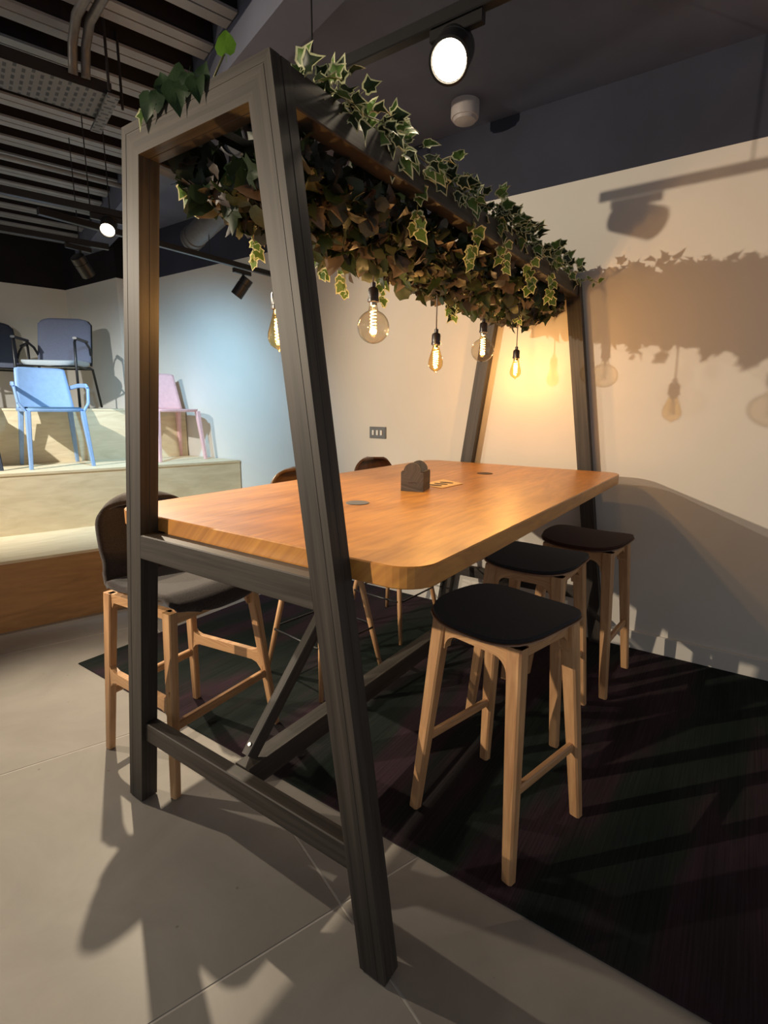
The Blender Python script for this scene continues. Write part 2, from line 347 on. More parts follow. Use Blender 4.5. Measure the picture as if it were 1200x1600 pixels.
# smooth dark ceiling right of the downstand beam
g = MB(); a = [uv(.80, -5.0), uv(.80, 5.7), Vector((4.2, 4.6, 0)), Vector((4.2, -3.2, 0))]
g.prism([Vector((p.x, p.y, CZ)) for p in a], (0, 0, .06)); struct(g, 'ceiling', M['ceil'])
g = MB(); g.beam(uv(.75, -5.0, 3.05), uv(.75, 5.6, 3.05), .18, .30, side=U2, ch=0); struct(g, 'trim_1', M['ceil'])
# open metal deck left of the bulkhead
g = MB(); g.prism([uv(-4, -5, 3.17), uv(.66, -5, 3.17), uv(.66, 5.7, 3.17), uv(-4, 5.7, 3.17)], (0, 0, .05)); deck = struct(g, 'ceiling_deck', M['gap'])
rb = MB()
for a_, b_2 in ((.0, .056), (.066, .125)): rb.beam(uv(-4, (a_ + b_2) / 2, .006), uv(.655, (a_ + b_2) / 2, .006), b_2 - a_, .012, side=N2, ch=0, mi=0)
rb.beam(uv(-4, .0625, .065), uv(.655, .0625, .065), .105, .106, side=N2, ch=0, mi=1)
rmesh = rb.mesh('deck_rib', [M['deck'], M['gap']])
for k in range(-16, 14):
    v = 1.945 + .275 * k
    if v > 5.4: continue
    o = bpy.data.objects.new('deck_rib', rmesh); COL.objects.link(o); o.parent = deck; o.location = N2 * v + Vector((0, 0, CZ))
rb = MB(); rb.prism([uv(.85, x, z) for x, z in ((0, 0), (.02, -.05), (.20, -.05), (.22, 0))], U2 * 1.0); r2mesh = rb.mesh('ceiling_batten', M['ceil'])
for v in (1.35, 1.85):
    o = bpy.data.objects.new('ceiling_batten', r2mesh); COL.objects.link(o); o.parent = deck; o.location = N2 * v + Vector((0, 0, CZ))
# ---------------------------------------------------------------- services under the deck
t = thing('cable_tray', 'perforated pale grey cable tray under the ribbed ceiling', 'cable tray')
m = MB(); m.beam(uv(-3, 1.747, 2.802), uv(.245, 1.747, 2.802), .258, .004, side=N2, ch=0); m.build('tray_base', M['tray'], t)
for v in (1.618, 1.876):
    m = MB(); m.beam(uv(-3, v, 2.825), uv(.245, v, 2.825), .004, .05, side=N2, ch=0); m.build('tray_side', M['gap'], t)
m = MB(); m.beam(uv(.245, 1.59, 2.79), uv(.245, 2.0, 2.79), .05, .012, side=U2, ch=0); m.build('end_bracket', M['tray'], t)
for uu, vv in ((.215, 1.54), (.30, 1.67), (-1.2, 1.59), (-1.2, 1.9)):
    m = MB(); m.tube([uv(uu, vv, 2.78), uv(uu, vv, 3.1)], .006, 6); m.build('hanger_rod', M['gap'], t)
for uu in (.085, .135):
    m = MB(); m.tube([uv(uu, 1.59, 2.82), uv(uu, 1.57, 2.87), uv(uu, 1.54, 2.92), uv(uu, 1.42, 2.96), uv(uu + .05, 1.0, 2.98), uv(uu + .1, -.2, 2.985)], .019, 10)
    tag(m.build('conduit', M['duct'], smooth=True), 'bent grey conduit rising from the cable tray, %s of the pair' % ('left' if uu < .1 else 'right'), 'conduit', 'conduits above the cable tray')
for v, z, l in ((3.20, 2.98, 'thin straight steel pipe under the deck between the cable tray and the stage wall'),):
    m = MB(); m.tube([uv(-3, v, z), uv(.65, v, z)], .018, 8); tag(m.build('service_pipe', M['deck'], smooth=True), l, 'pipe')
# black round ventilation duct hung under the flat ceiling
m = MB(); p0, p1 = Vector((1.83, 2.50, 2.63)), Vector((1.56, 1.70, 2.66)); d = (p1 - p0)
m.rev(p0, d, [(0, .085), (.025, .085), (.03, .078), (.07, .078), (.075, .085), (.10, .085), (.105, .078), (d.length, .078)], 24)
t = thing('ventilation_duct', 'black cylindrical ventilation duct lying under the dark ceiling', 'lamp')
m.build('housing', M['duct'], t, smooth=True, sharp=40)
m = MB(); m.tube([p1 + Vector((0, 0, .05)), p1 + Vector((0, 0, .54))], .012, 8); m.build('hanger', M['black_metal'], t)
m = MB(); q0 = p1 + Vector((.0, .12, .07)); m.tube([q0, q0 + Vector((.03, .12, .05)), p0 + Vector((.05, -.12, .08)), p0 + Vector((0, -.02, .06))], .006, 6); m.build('power_cord', M['black_metal'], t, smooth=True)

# ---------------------------------------------------------------- tracks and spotlights
def track(name, a, b, label, rods=()):
    t = thing(name, label, 'light track'); m = MB(); m.beam(a, b, .036, .034, side=(0, 0, 1), ch=.003); m.build('rail', M['black_metal'], t)
    for p in rods:
        m = MB(); m.tube([Vector(p), Vector((p[0], p[1], CZ + .01))], .003, 6); m.build('suspension_rod', M['black_metal'], t)
    return t
track('light_track', (.65, .66, 2.455), (.65, -2.6, 2.455), 'black lighting track crossing above the table, carries the bright lamp', [(.65, .2, 2.47), (.65, -1.2, 2.47)])
track('light_track', (.62, 2.17, 2.42), (2.355, 2.11, 2.42), 'black lighting track ending at the white wall above the back chairs', [(.9, 2.16, 2.43), (1.7, 2.13, 2.43)])
track('light_track', Vector((1.12, 2.60, 2.44)) - U2 * .75, Vector((1.12, 2.60, 2.44)) + U2 * .1, 'short black lighting track at the far left over the display steps', [(1.05, 2.62, 2.45)])
track('light_track', Vector((.87, 1.90, 2.43)) - U2 * 2.6, Vector((.87, 1.90, 2.43)) + U2 * .12, 'black lighting track ending at the small glaring lamp on the left', [(.87, 1.90, 2.44)])
def spothead(base, aim, label, lit=None, r=.042, L=.12, power=0, color=(1, .84, .62), ang=60, adapter=(1, 0, 0), drop=.07):
    base = Vector(base); ad = Vector(adapter); t = thing('track_spotlight', label, 'spotlight', base, 0)
    m = MB(); m.beam(-ad * .09 + Vector((0, 0, -.028)), ad * .07 + Vector((0, 0, -.028)), .03, .024, side=(0, 0, 1), ch=.002); m.build('adapter', M['black_metal'], t)
    h = Vector((0, 0, -.04 - drop)); m = MB(); m.tube([Vector((0, 0, -.03)), h + Vector((0, 0, .0))], .009, 8); m.build('stem', M['black_metal'], t)
    d = (Vector(aim) - (base + h)).normalized()
    m = MB(); c0 = h - d * L * .35; c1 = h + d * L * .65
    m.rev(c0, d, [(-.004, r * .85), (0, r), (L * .3, r), (L * .31, r * .93), (L * .34, r * .93), (L * .35, r), (L, r), (L + .001, r * .88), (L - .012, r * .85)], 32)
    m.build('lamp_head', M['black_metal'], t, smooth=True, sharp=35)
    if lit:
        m = MB(); m.rev(c1, d, [(-.008, r * .84), (-.006, r * .84), (-.004, .002)], 24); m.build('lens', M['lens'], t)
    if power:
        spot('lamp_beam', c1 + d * .03, c1 + d, power, color, ang, 1 if ang > 90 else .6, .02, t)
    return t
camp = Vector((-.836, -1.126, 1.385))
spothead((.65, -.325, 2.448), (-.75, -.75, 1.0), 'glaring round lamp on the track above the table, facing the viewer', True, r=.056, L=.11, power=4, ang=90, adapter=(0, 1, 0), drop=.045)
spothead((.862, 1.905, 2.425), (-.6, .2, .2), 'glaring small lamp at the left beside the timber post', True, r=.042, L=.11, power=200, ang=90, drop=.01, adapter=tuple(U2))
spothead((1.985, 2.12, 2.405), (1.5, 2.9, 1.1), 'black unlit track spotlight tilted down in front of the white wall', None, r=.045, L=.15, drop=.075)
spothead((1.05, 2.62, 2.43), (2.2, 3.1, 1.0), 'dark track spotlight hanging far left above the display chairs', None, r=.045, L=.13, power=92, color=(.36, .70, 1), ang=130, drop=.08)
spothead((.65, .55, 2.448), (-.6, .1, 1.9), 'track spotlight hidden behind the leafy top bar', None, r=.055, L=.14, adapter=(0, 1, 0), drop=.045)
# smoke detector
t = thing('smoke_detector', 'off-white round smoke detector on the dark ceiling', 'smoke detector', (2.10, .37, CZ))
m = MB(); m.lathe([(.078, -.0), (.078, -.07), (.074, -.078)], 28); m.build('base', M['detector'], t, True, sharp=40)
m = MB(); m.lathe([(.066, -.078), (.06, -.092), (.03, -.098), (.001, -.099)], 28); m.build('sensor', M['detector'], t, True, sharp=40)
# switch plate
t = thing('wall_switch', 'grey metal three gang switch plate on the white wall', 'switch', (WX, 1.138, 1.206))
rbox((-.004, 0, 0), (.008, .146, .086), 'plate', M['switch'], t, .002)
rbox((-.009, 0, 0), (.002, .128, .068), 'inner_plate', M['switch'], t, .0005)
for y in (.038, 0, -.036): rbox((-.013, y, .0), (.008, .018, .036), 'rocker', M['white_plastic'], t, .002)

# ---------------------------------------------------------------- display steps
stage = thing('display_steps', 'stepped birch plywood display platform in the far left corner', 'display platform', (0, 0, 0))
def umax(v, x=2.355): return (x - .284 * v) / .9588
def poly_step(v0, z0, z1):
    p = [uv(-2.2, v0), uv(umax(v0), v0)]
    return p
HS = (.45, .905, 1.362); VS = (2.502, 3.252, 4.0)
for k in range(3):
    v0, z1 = VS[k], HS[k]; z0 = 0 if k == 0 else HS[k - 1]
    m = MB(); m.beam(uv(-2.2, v0 + .009, (z0 + z1 - .018) / 2), uv(umax(v0) - .005, v0 + .009, (z0 + z1 - .018) / 2), .018, z1 - .018 - z0, side=N2, ch=0); m.build('riser', M['ply' if k else 'ply_shade_tint'], stage)
    v1 = VS[k + 1] if k < 2 else 5.545
    if k < 2: poly = [uv(-2.2, v0 - .004), uv(umax(v0) - .002, v0 - .004), uv(umax(v1) - .002, v1), uv(-2.2, v1)]
    else:
        poly = [uv(-2.2, v0 - .004), uv(umax(v0) - .002, v0 - .004), Vector((2.35, 4.12, 0)), Vector((2.125, 4.12, 0)), Vector((2.125, (v1 - .284 * 2.125) / .9588, 0)), uv(-2.2, v1)]
    m = MB(); vs = [Vector((p.x, p.y, z1 - .018)) for p in poly] + [Vector((p.x, p.y, z1)) for p in poly]; n = len(poly)
    fs = [list(range(n))[::-1], [n + i for i in range(n)]] + [[i, (i + 1) % n, n + (i + 1) % n, n + i] for i in range(n)]
    us = []
    for f in fs: us.append([((vs[i].dot(N2)) + vs[i].z, vs[i].dot(U2)) for i in f])
    m.add(vs, fs, us); m.build('tread', M['ply'], stage)

# ---------------------------------------------------------------- pergola table
B, T, H, w_, d_ = .5637, .2687, 2.0784, .0763, .0581
FX = 2.292; TZ = 1.05
def yo(z): return B + (T - B) * z / H
zi = H - w_
table = thing('pergola_table', 'long wooden high table inside a dark stained A-shaped timber frame', 'table', (0, 0, 0))
sec = [(0, 0), (.0195, 0), (.0202, .0009), (.0214, .0009), (.0221, 0), (w_, 0), (w_, d_ * .47), (w_ - .001, d_ * .485), (w_ - .001, d_ * .515), (w_, d_ * .53), (w_, d_),
       (0, d_), (0, d_ * .53), (.001, d_ * .515), (.001, d_ * .485), (0, d_ * .47)]
def cornerpt(a, s):
    Oy, Oz = T, H; Iy, Iz = yo(zi) - w_, zi; k = a / w_
    return s * (Oy + (Iy - Oy) * k), Oz + (Iz - Oz) * k
def aframe(x0, dx):
    for s in (1, -1):
        r0 = []; r1 = []
        for a, b in sec:
            r0.append(Vector((x0 + dx * b, s * (yo(.006) - a), .006))); y, z = cornerpt(a, s); r1.append(Vector((x0 + dx * b, y, z)))
        m = MB(); m.ring([r0, r1]); m.build('post', M['stain'], table)
        if x0 > 1: continue
        m = MB(); m.box((x0 + dx * .03, s * (B - w_ / 2), .003), (.035, .045, .006)); m.build('foot_pad', M['black_plastic'], table)
    r0 = []; r1 = []
    for a, b in sec:
        y, z = cornerpt(a, 1); r0.append(Vector((x0 + dx * b, y, z))); r1.append(Vector((x0 + dx * b, -y, z)))
    m = MB(); m.ring([r0, r1]); m.build('top_bar', M['stain'], table)
    for zb, zt, xa, xb in ((.926, 1.003, .0, d_), (.256, .326, .014, .056)):
        r0 = []; r1 = []
        c = .003
        for b, z in ((xa + c, zt), (xa, zt - c), (xa, zb + c), (xa + c, zb), (xb - c, zb), (xb, zb + c), (xb, zt - c), (xb - c, zt)):
            y = yo(z) - w_ - .0006; r0.append(Vector((x0 + dx * b, y, z))); r1.append(Vector((x0 + dx * b, -y, z)))
        m = MB(); m.ring([r0, r1]); m.build('cross_bar', M['stain'], table)
aframe(0, 1); aframe(FX + d_, -1)
for s in (1, -1):
    m = MB(); m.beam((d_ + .0005, s * (T - .030), H - w_ / 2), (FX - .0005, s * (T - .030), H - w_ / 2), .058, w_ - .002, side=(0, 1, 0), ch=.003); m.build('top_rail', M['stain'], table)
m = MB(); m.beam((d_, 0, .291), (FX, 0, .291), .062, .075, side=(0, 1, 0), ch=.003); m.build('spine_beam', M['stain'], table)
for x0, sgn in ((.085, 1), (FX - .03, -1)):
    a, b = Vector((x0, 0, .345)), Vector((x0 + sgn * .66, 0, 1.003)); ax = (b - a).normalized()
    m = MB(); m.beam(a, b, .032, .045, side=(0, 1, 0), ch=.003); br_ = m.build('brace', M['stain'], table)
    q = a + ax * .03 + Vector((-ax.z, 0, ax.x)) * .0225 * sgn
    nrm = Vector((-ax.z * sgn, 0, abs(ax.x)))
    m = MB(); m.tube([q, q + nrm * .004], .006, 10); m.build('bolt', M['steel'], br_)
# slim slats that carry the leaves between the top rails
for i in range(7):
    x = .25 + i * .31
    rbox((x, 0, H - w_ + .012), (.02, .418, .012), 'planter_slat', M['stain'], table)
m = MB(); m.box(((d_ + FX) / 2, 0, H - w_ + .028), (FX - d_, .03, .018)); m.build('cable_rail', M['black_metal'], table)
# tabletop
m = MB(); x0, x1, ty, rr = .0592, 2.2, .5988, .085; th = .0520
def outline(inset=0):
    P = []
    for cx, cy, a0 in ((x1 - rr, ty - rr, 0), (x0 + rr, ty - rr, 90), (x0 + rr, -ty + rr, 180), (x1 - rr, -ty + rr, 270)):
        for k in range(9): a = R(a0 + k * 11.25); P.append((cx + (rr - inset) * math.cos(a), cy + (rr - inset) * math.sin(a)))
    return P
lv = [(TZ - th, .003), (TZ - th + .003, 0), (TZ - .003, 0), (TZ, .003)]
rings = [[Vector((x, y, z)) for x, y in outline(i)] for z, i in lv]; n = len(rings[0])
vs = [p for r in rings for p in r]; fs = []; us = []
for j in range(3):
    for i in range(n):
        k = (i + 1) % n; f = [j * n + i, j * n + k, (j + 1) * n + k, (j + 1) * n + i]; fs.append(f); us.append([(vs[q].y + vs[q].z, vs[q].x) for q in f])
fs.append(list(range(n))[::-1]); us.append([(vs[q].y, vs[q].x) for q in fs[-1]]); fs.append([3 * n + i for i in range(n)]); us.append([(vs[q].y, vs[q].x) for q in fs[-1]])
m.add(vs, fs, us); m.build('tabletop', M['table'], table)
for x, y in ((.619, -.007), (1.712, -.015)):
    m = MB(); m.lathe([(.042, TZ - .001), (.042, TZ + .0015), (.039, TZ + .0025), (.001, TZ + .0025)], 32, (x, y, 0)); g_ = m.build('cable_grommet', M['switch'] if x < 1 else M['oval'], table)
for s in (1, -1): rbox((.0695, s * (yo(1.0) - w_ - .01), 1.012 - .02), (.022, .05, .03), 'bracket', M['black_metal'], table, .002)

# things on the table
t = thing('card_holder', 'small dark wooden card holder with arched front on the table', 'card holder', (.949, .021, TZ), R(-73.5))
wd = .095; dp = .118
def arch(x0_, base=.078, top=.118):
    P = [(0, 0), (wd, 0), (wd, base), (wd - .010, base)]
    for k in range(11):
        a = math.pi * k / 10; P.append((wd / 2 + (wd / 2 - .010) * math.cos(a), base + (top - base) * math.sin(a)))
    P += [(.010, base), (0, base)]; return P
def plate(y, thk, nm, col):
    m = MB(); m.prism([Vector((x, y, z)) for x, z in arch(0)], (0, thk, 0)); return m.build(nm, col, t)
fp = plate(0, .008, 'front_plate', M['darkbox'])
m = MB()
for k, (x, wl) in enumerate(((.036, .006), (.044, .004), (.05, .006), (.058, .004), (.064, .004))): m.box((x, -.0003, .036 + (k % 2) * .0006), (wl, .0008, .004))
m.build('engraved_mark', M['oval'], fp)
plate(dp - .008, .008, 'back_plate', M['darkbox'])
for x in (0.003, wd - .003): rbox((x, dp / 2, .041), (.006, dp - .017, .082), 'side_panel', M['darkbox'], t)
rbox((wd / 2, dp / 2, .003), (wd - .014, dp - .018, .006), 'base_panel', M['darkbox'], t)
t = thing('sample_card', 'kraft sample card with three dark ovals lying beside the card holder', 'card', (1.238, -.03, TZ + .001), R(0))
q = [Vector(p) - Vector((1.238, -.03, 0)) for p in ((1.108, -.085, 0), (1.286, -.098, 0), (1.365, .045, 0), (1.150, .045, 0))]
cx = MB(); cx.prism([p + Vector((0, 0, 0)) for p in q], (0, 0, .0015)); cx.build('card_sheet', M['card'], t)
for k in range(3):
    m = MB(); c0 = (q[0] * .5 + q[3] * .5).lerp(q[1] * .5 + q[2] * .5, .17 + .26 * k)
    m.prism([c0 + Vector((.014 * math.cos(a), .034 * math.sin(a), .0015)) for a in [2 * math.pi * i / 20 for i in range(20)]], (0, 0, .0015)); m.build('oval_swatch', M['oval'], t)

# ---------------------------------------------------------------- pendant lamps
def pendant(x, kind, zbot, label):
    t = thing('pendant_lamp', label, 'pendant lamp', (x, 0, H - w_ + .02), 0, 'filament bulb pendants over the table'); zb = zbot - (H - w_ + .02)
    G = kind == 'globe'; L = .155 if G else .123; sk = zb + L - .012
    m = MB()
    m.lathe([(.005, sk + .062), (.0085, sk + .060), (.0085, sk + .046), (.016, sk + .042), (.0185, sk + .036), (.0185, sk + .008), (.020, sk + .006), (.020, sk - .003), (.015, sk - .005)], 20)
    so = m.build('socket', M['black_plastic'], t, True, sharp=35)
    m = MB(); m.tube([(0, 0, 0), (.001, .001, (sk) / 2), (0, 0, sk + .06)], .0028, 8); m.build('cord', M['duct'], t, True)
    if G:
        r = .0565; c = zb + r; P = [(.013, sk), (.0135, sk - .012), (.018, c + r * .97)]
        for k in range(2, 17): a = math.pi * k / 17; P.append((r * math.sin(a), c + r * math.cos(a)))
        P.append((.001, c - r))
    else:
        P = [(.013, sk), (.0135, sk - .008), (.018, sk - .025), (.024, zb + .066), (.030, zb + .046), (.0312, zb + .034), (.030, zb + .022), (.023, zb + .010), (.012, zb + .002), (.005, zb - .001), (.003, zb - .006), (.001, zb - .008)]
    m = MB(); m.lathe(P, 32, caps=False); gl = m.build('glass_bulb', M['smoke' if G else 'amber'], t, True)
    m = MB(); m.lathe([(.0125, sk), (.0125, sk - .016), (.004, sk - .02), (.0025, sk - .045)], 12); m.build('screw_cap', M['steel'], t, True, sharp=40)
    f0 = zb + (.036 if G else .024); f1 = sk - (.030 if G else .026); ps = []
    n = 70
    for k in range(n + 1):
        q = k / n; a = q * 2 * math.pi * 7; ps.append((.0105 * math.cos(a), .0105 * math.sin(a), f0 + (f1 - f0) * q))
    m = MB(); m.tube(ps, .0014, 5, caps=False); m.build('filament', M['filament'], t)
    l = bpy.data.lights.new('bulb_glow', 'POINT'); l.energy = 7.5; l.color = (1, .60, .26); l.shadow_soft_size = .014
    o = bpy.data.objects.new('bulb_glow', l); COL.objects.link(o); o.parent = t; o.location = (0, 0, (f0 + f1) / 2)
pendant(.264, 'tear', 1.548, 'tear-shaped filament bulb half hidden behind the near right post')
pendant(.722, 'globe', 1.609, 'smoked globe filament bulb nearest the viewer')
pendant(1.177, 'tear', 1.542, 'amber tear-shaped filament bulb between the two globes')
pendant(1.65, 'globe', 1.615, 'smoked globe filament bulb farther from the viewer')
pendant(2.11, 'tear', 1.56, 'amber tear-shaped filament bulb nearest the wall')

# ---------------------------------------------------------------- stools
def disc_surface(hx, hy, e, zf, rings=7, n=40):
    out = []
    for j in range(rings + 1):
        q = j / rings; row = []
        for k in range(n):
            a = 2 * math.pi * k / n; c, s = math.cos(a), math.sin(a)
            rr = (abs(c) ** e + abs(s) ** e) ** (-1 / e); x, y = hx * rr * c * q, hy * rr * s * q
            row.append(Vector((x, y, zf(x, y))))
        out.append(row)
    return out
def pad(mb, hx, hy, e, z, th, dish, ed=.0):
    """closed squircle pad, top dished by dish(x,y)"""
    A_ = disc_surface(hx, hy, e, lambda x, y: z + th + dish(x, y)); B_ = disc_surface(hx - ed, hy - ed, e, lambda x, y: z + dish(x, y))
    mid = [(p + Vector((p.x * .006, p.y * .006, -th * .35))) for p in A_[-1]]
    mb.ring(B_[1:][:] + [mid] + A_[::-1][:-1], caps=True)
def low_stool(name, label, loc, rz, fab):
    t = thing(name, label, 'stool', loc, rz, 'backless bar stools on the right of the table')
    f = .197; g = .142; zt = .715
    feet = {(sx, sy): (Vector((sx * f, sy * f, 0)), Vector((sx * g, sy * (g + .002), zt))) for sx in (-1, 1) for sy in (-1, 1)}
    dish = lambda x, y: -.002 + .28 * y * y - .30 * x * x
    for (sx, sy), (a, b) in feet.items():
        m = MB(); m.leg(a, b, .032, .036, .046, .052, .006); m.build('leg', M['oak'], t)
    # arched side aprons joining the legs of each end
    for sx in (-1, 1):
        P = []; n = 7; y0 = g + .026
        P = [(-y0, zt), (y0, zt), (g - .012 + .03, zt - .10)]
        P += [(g - .022 - .05 * (1 - math.cos(a)) * 1.0, zt - .10 + .052 * math.sin(a)) for a in [math.pi / 2 * k / n for k in range(n + 1)]]
        P += [(-(g - .022 - .05 * (1 - math.cos(a))), zt - .10 + .052 * math.sin(a)) for a in [math.pi / 2 * k / n for k in range(n, -1, -1)]]
        P += [(-(g + .018), zt - .10)]
        m = MB(); m.prism([Vector((sx * g - .015 + (0 if sx < 0 else 0), y, z)) for y, z in P], (.03, 0, 0)); m.build('apron', M['oak'], t)
    for sy in (-1, 1):
        P = [(-g - .02, zt), (g + .02, zt), (g - .01, zt - .07), (g - .045, zt - .04), (-g + .045, zt - .04), (-g + .01, zt - .07)]
        m = MB(); m.prism([Vector((x, sy * g - .012, z)) for x, z in P], (0, .024, 0)); m.build('side_rail', M['oak'], t)
        k = .27 / zt; q = f + (g - f) * k
        m = MB(); m.beam((-q + .01, sy * q, .27), (q - .01, sy * q, .27), .022, .030, side=(0, 1, 0), ch=.005); m.build('stretcher', M['oak'], t)
    m = MB(); pad(m, .213, .205, 3.4, .727, .012, dish, .012); s_ = m.build('seat', M['shellwood'] if fab == 'brown_fabric' else M['seatply'], t, True, sharp=50)
    m = MB(); pad(m, .207, .199, 3.4, .7395, .013, dish, .0); m.build('cushion', M[fab], t, True, sharp=60)
    m = MB(); m.box((0, 0, .719), (.27, .27, .010)); m.build('seat_plate', M['shellwood'], t)
    for y in (-.08, .0): rbox((-.166, y, .722), (.012, .018, .008), 'bracket', M['steel'], t)
    return t
M['seatply'] = wood('seat_plywood', (.20, .10, .055), (.36, .20, .11), .4, 16, 1.2)
low_stool('bar_stool', 'bar stool with charcoal seat pad, closest to the viewer, right of the table', (.690, -.556, .006), R(-14), 'fabric')
low_stool('bar_stool', 'black-seated bar stool in the middle, between the nearest and the brown one', (1.372, -.428, .006), R(-2), 'fabric')
low_stool('bar_stool', 'bar stool with brown seat pad, farthest, close to the white wall', (1.885, -.520, .006), R(-4), 'brown_fabric')

# upholstered bar chair on the left of the near frame
t = thing('bar_chair', 'dark felt bar chair with wooden legs behind the near left post', 'chair', (.333, .666, .003), R(4), )
fd, gd, zt = .232, .185, .672; FWD = {-1: (.262, .195), 1: (.218, .182)}
def legpt(sx, sy, z):
    k = z / zt; fw, gw = FWD[sy]; return Vector((sx * (fw + (gw - fw) * k), sy * (fd + (gd - fd) * k), z))
for sx in (-1, 1):
    for sy in (-1, 1):
        m = MB(); m.leg(legpt(sx, sy, .0), legpt(sx, sy, zt), .028, .030, .036, .044, .004); m.build('leg', M['oak'], t)
    # side rail with rounded webs
    zs = .33; P = []
    y = legpt(sx, 1, zs).y
    P = [(-y, zs - .065), (-y + .03, zs - .03), (-y + .055, zs - .022), (y - .055, zs - .022), (y - .03, zs - .03), (y, zs - .065), (y, zs + .065), (y - .03, zs + .03), (y - .055, zs + .022), (-y + .055, zs + .022), (-y + .03, zs + .03), (-y, zs + .065)]
    xf, xb_ = legpt(sx, -1, zs).x, legpt(sx, 1, zs).x; X_ = lambda a: xf + (xb_ - xf) * (a / y + 1) / 2
    m = MB(); m.ring([[Vector((X_(a) - .012, a, b)) for a, b in P], [Vector((X_(a) + .012, a, b)) for a, b in P]]); m.build('side_rail', M['oak'], t)
    y = legpt(sx, 1, zt).y
    P = [(-y, zt - .09), (-y + .035, zt - .035), (y - .035, zt - .035), (y, zt - .09), (y, zt), (-y, zt)]
    m = MB(); m.prism([Vector((legpt(sx, 1, zt).x - .012, a, b)) for a, b in P], (.024, 0, 0)); m.build('seat_rail', M['oak'], t)
for sy, z in ((1, .255), (-1, .255)):
    a = legpt(-1, sy, z); b = legpt(1, sy, z); m = MB(); m.beam(a, b, .022, .034, side=(0, 1, 0), ch=.004); m.build('stretcher', M['oak'], t)
m = MB(); m.box((0, -.19, zt - .02), (.36, .024, .05)); m.build('front_rail', M['oak'], t)
def chairshell(s, q, W0=.235, ytop=.30):
    # q 0 front lip .. 1 back top
    prof = [(0, -.262, .66), (.04, -.26, .695), (.12, -.21, .722), (.3, -.08, .715), (.46, .06, .706), (.56, .155, .715), (.63, .205, .76), (.75, .235, .84), (.88, .25, .95), (1.0, .258, 1.035)]
    for a, b in zip(prof, prof[1:]):
        if q <= b[0] + 1e-9: k = (q - a[0]) / (b[0] - a[0]); y = a[1] + (b[1] - a[1]) * k; z = a[2] + (b[2] - a[2]) * k; break
    e = abs(s * 2 - 1)
    w = W0 if q < .5 else W0 - .03 * min(1, (q - .5) / .2)
    if q < .16: w *= max(0, 1 - (1 - q / .16) ** 4) ** .25 * .4 + .6
    if q > .78: w *= max(0, 1 - ((q - .78) / .22) ** 3.5) ** (1 / 3.5)
    x = (s * 2 - 1) * w
    if q > .5: y -= .055 * e ** 2 * min(1, (q - .5) / .15)
    z += .018 * e ** 3 if q < .56 else 0
    if q > .80: z -= .03 * e ** 4 * ((q - .80) / .20) ** 2
    return (x, y, z)
m = MB(); m.shell(lambda s, q: chairshell(s, 1 - (1 - q) ** 1.25), 24, 60, lambda s, q: .036 * max(.2, (1 - abs(2 * s - 1) ** 6) * min(1, (1 - q) * 14 + .1)) ** .5); m.build('upholstered_shell', M['fabric_grey'], t, True)

# two shell stools on the far side
def shell_stool(name, label, loc, rz, mat):
    t = thing(name, label, 'bar stool', loc, rz, 'shell bar stools on the far side of the table')
    f = .215; g = .105; zt = .70
    P = lambda sx, sy, z: Vector((sx * (f + (g - f) * z / zt), sy * (f + (g - f) * z / zt), z))
    for sx in (-1, 1):
        for sy in (-1, 1):
            m = MB(); m.tube([P(sx, sy, 0), P(sx, sy, .2), P(sx, sy, zt)], [.011, .0145, .0165], 12); lg = m.build('leg', M['oak'], t, True)
            m = MB(); q = P(sx, sy, .50); m.tube([q + Vector((0, -.018, 0)), q + Vector((0, -.012, 0))], .004, 8); m.build('screw', M['steel'], lg)
    z = .25; q = f + (g - f) * z / zt + .018
    ring = [(q, q - .03), (q, -q + .03), (q - .03, -q), (-q + .03, -q), (-q, -q + .03), (-q, q - .03), (-q + .03, q), (q - .03, q), (q, q - .03)]
    m = MB(); m.tube([(x, y, z) for x, y in ring], .0055, 8); m.build('footrest', M['black_metal'], t, True)
    for a, b, za, zb in (((-1, -1), (1, -1), .50, .66), ((1, -1), (-1, -1), .50, .66), ((-1, 1), (1, 1), .50, .66), ((1, 1), (-1, 1), .50, .66), ((-1, -1), (-1, 1), .50, .66), ((-1, 1), (-1, -1), .50, .66), ((1, -1), (1, 1), .50, .66), ((1, 1), (1, -1), .50, .66)):
        m = MB(); m.tube([P(*a, za), P(*b, zb)], .0035, 6); m.build('cross_brace', M['black_metal'], t)
    m = MB(); m.box((0, 0, .706), (.24, .24, .014)); m.build('seat_mount', M['black_metal'], t)
    def sh(s, q): 
        prof = [(0, -.215, .70), (.06, -.21, .722), (.2, -.14, .732), (.4, 0, .722), (.58, .12, .726), (.70, .185, .775), (.84, .21, .93), (1, .222, 1.07)]
        for a, b in zip(prof, prof[1:]):
            if q <= b[0] + 1e-9: k = (q - a[0]) / (b[0] - a[0]); y = a[1] + (b[1] - a[1]) * k; z = a[2] + (b[2] - a[2]) * k; break
        e = abs(2 * s - 1); w = .205
        if q < .1: w *= 1 - (1 - q / .1) ** 2 * .25
        if q > .74: w *= max(0, 1 - ((q - .74) / .26) ** 3.5) ** (1 / 3.5)
        if q > .55: y -= .055 * e ** 2
        return ((2 * s - 1) * w, y, z)
    m = MB(); m.shell(lambda s, q: sh(s, 1 - (1 - q) ** 1.25), 20, 56, lambda s, q: .014); m.build('seat_shell', mat, t, True)
shell_stool('bar_stool', 'tan shell bar stool across the table, partly behind the near right post', (1.09, .58, .006), R(-7), M['shelltan'])
shell_stool('bar_stool', 'dark brown shell bar stool across the table, below the wall switch', (1.81, .62, .006), R(-3), M['shellwood'])

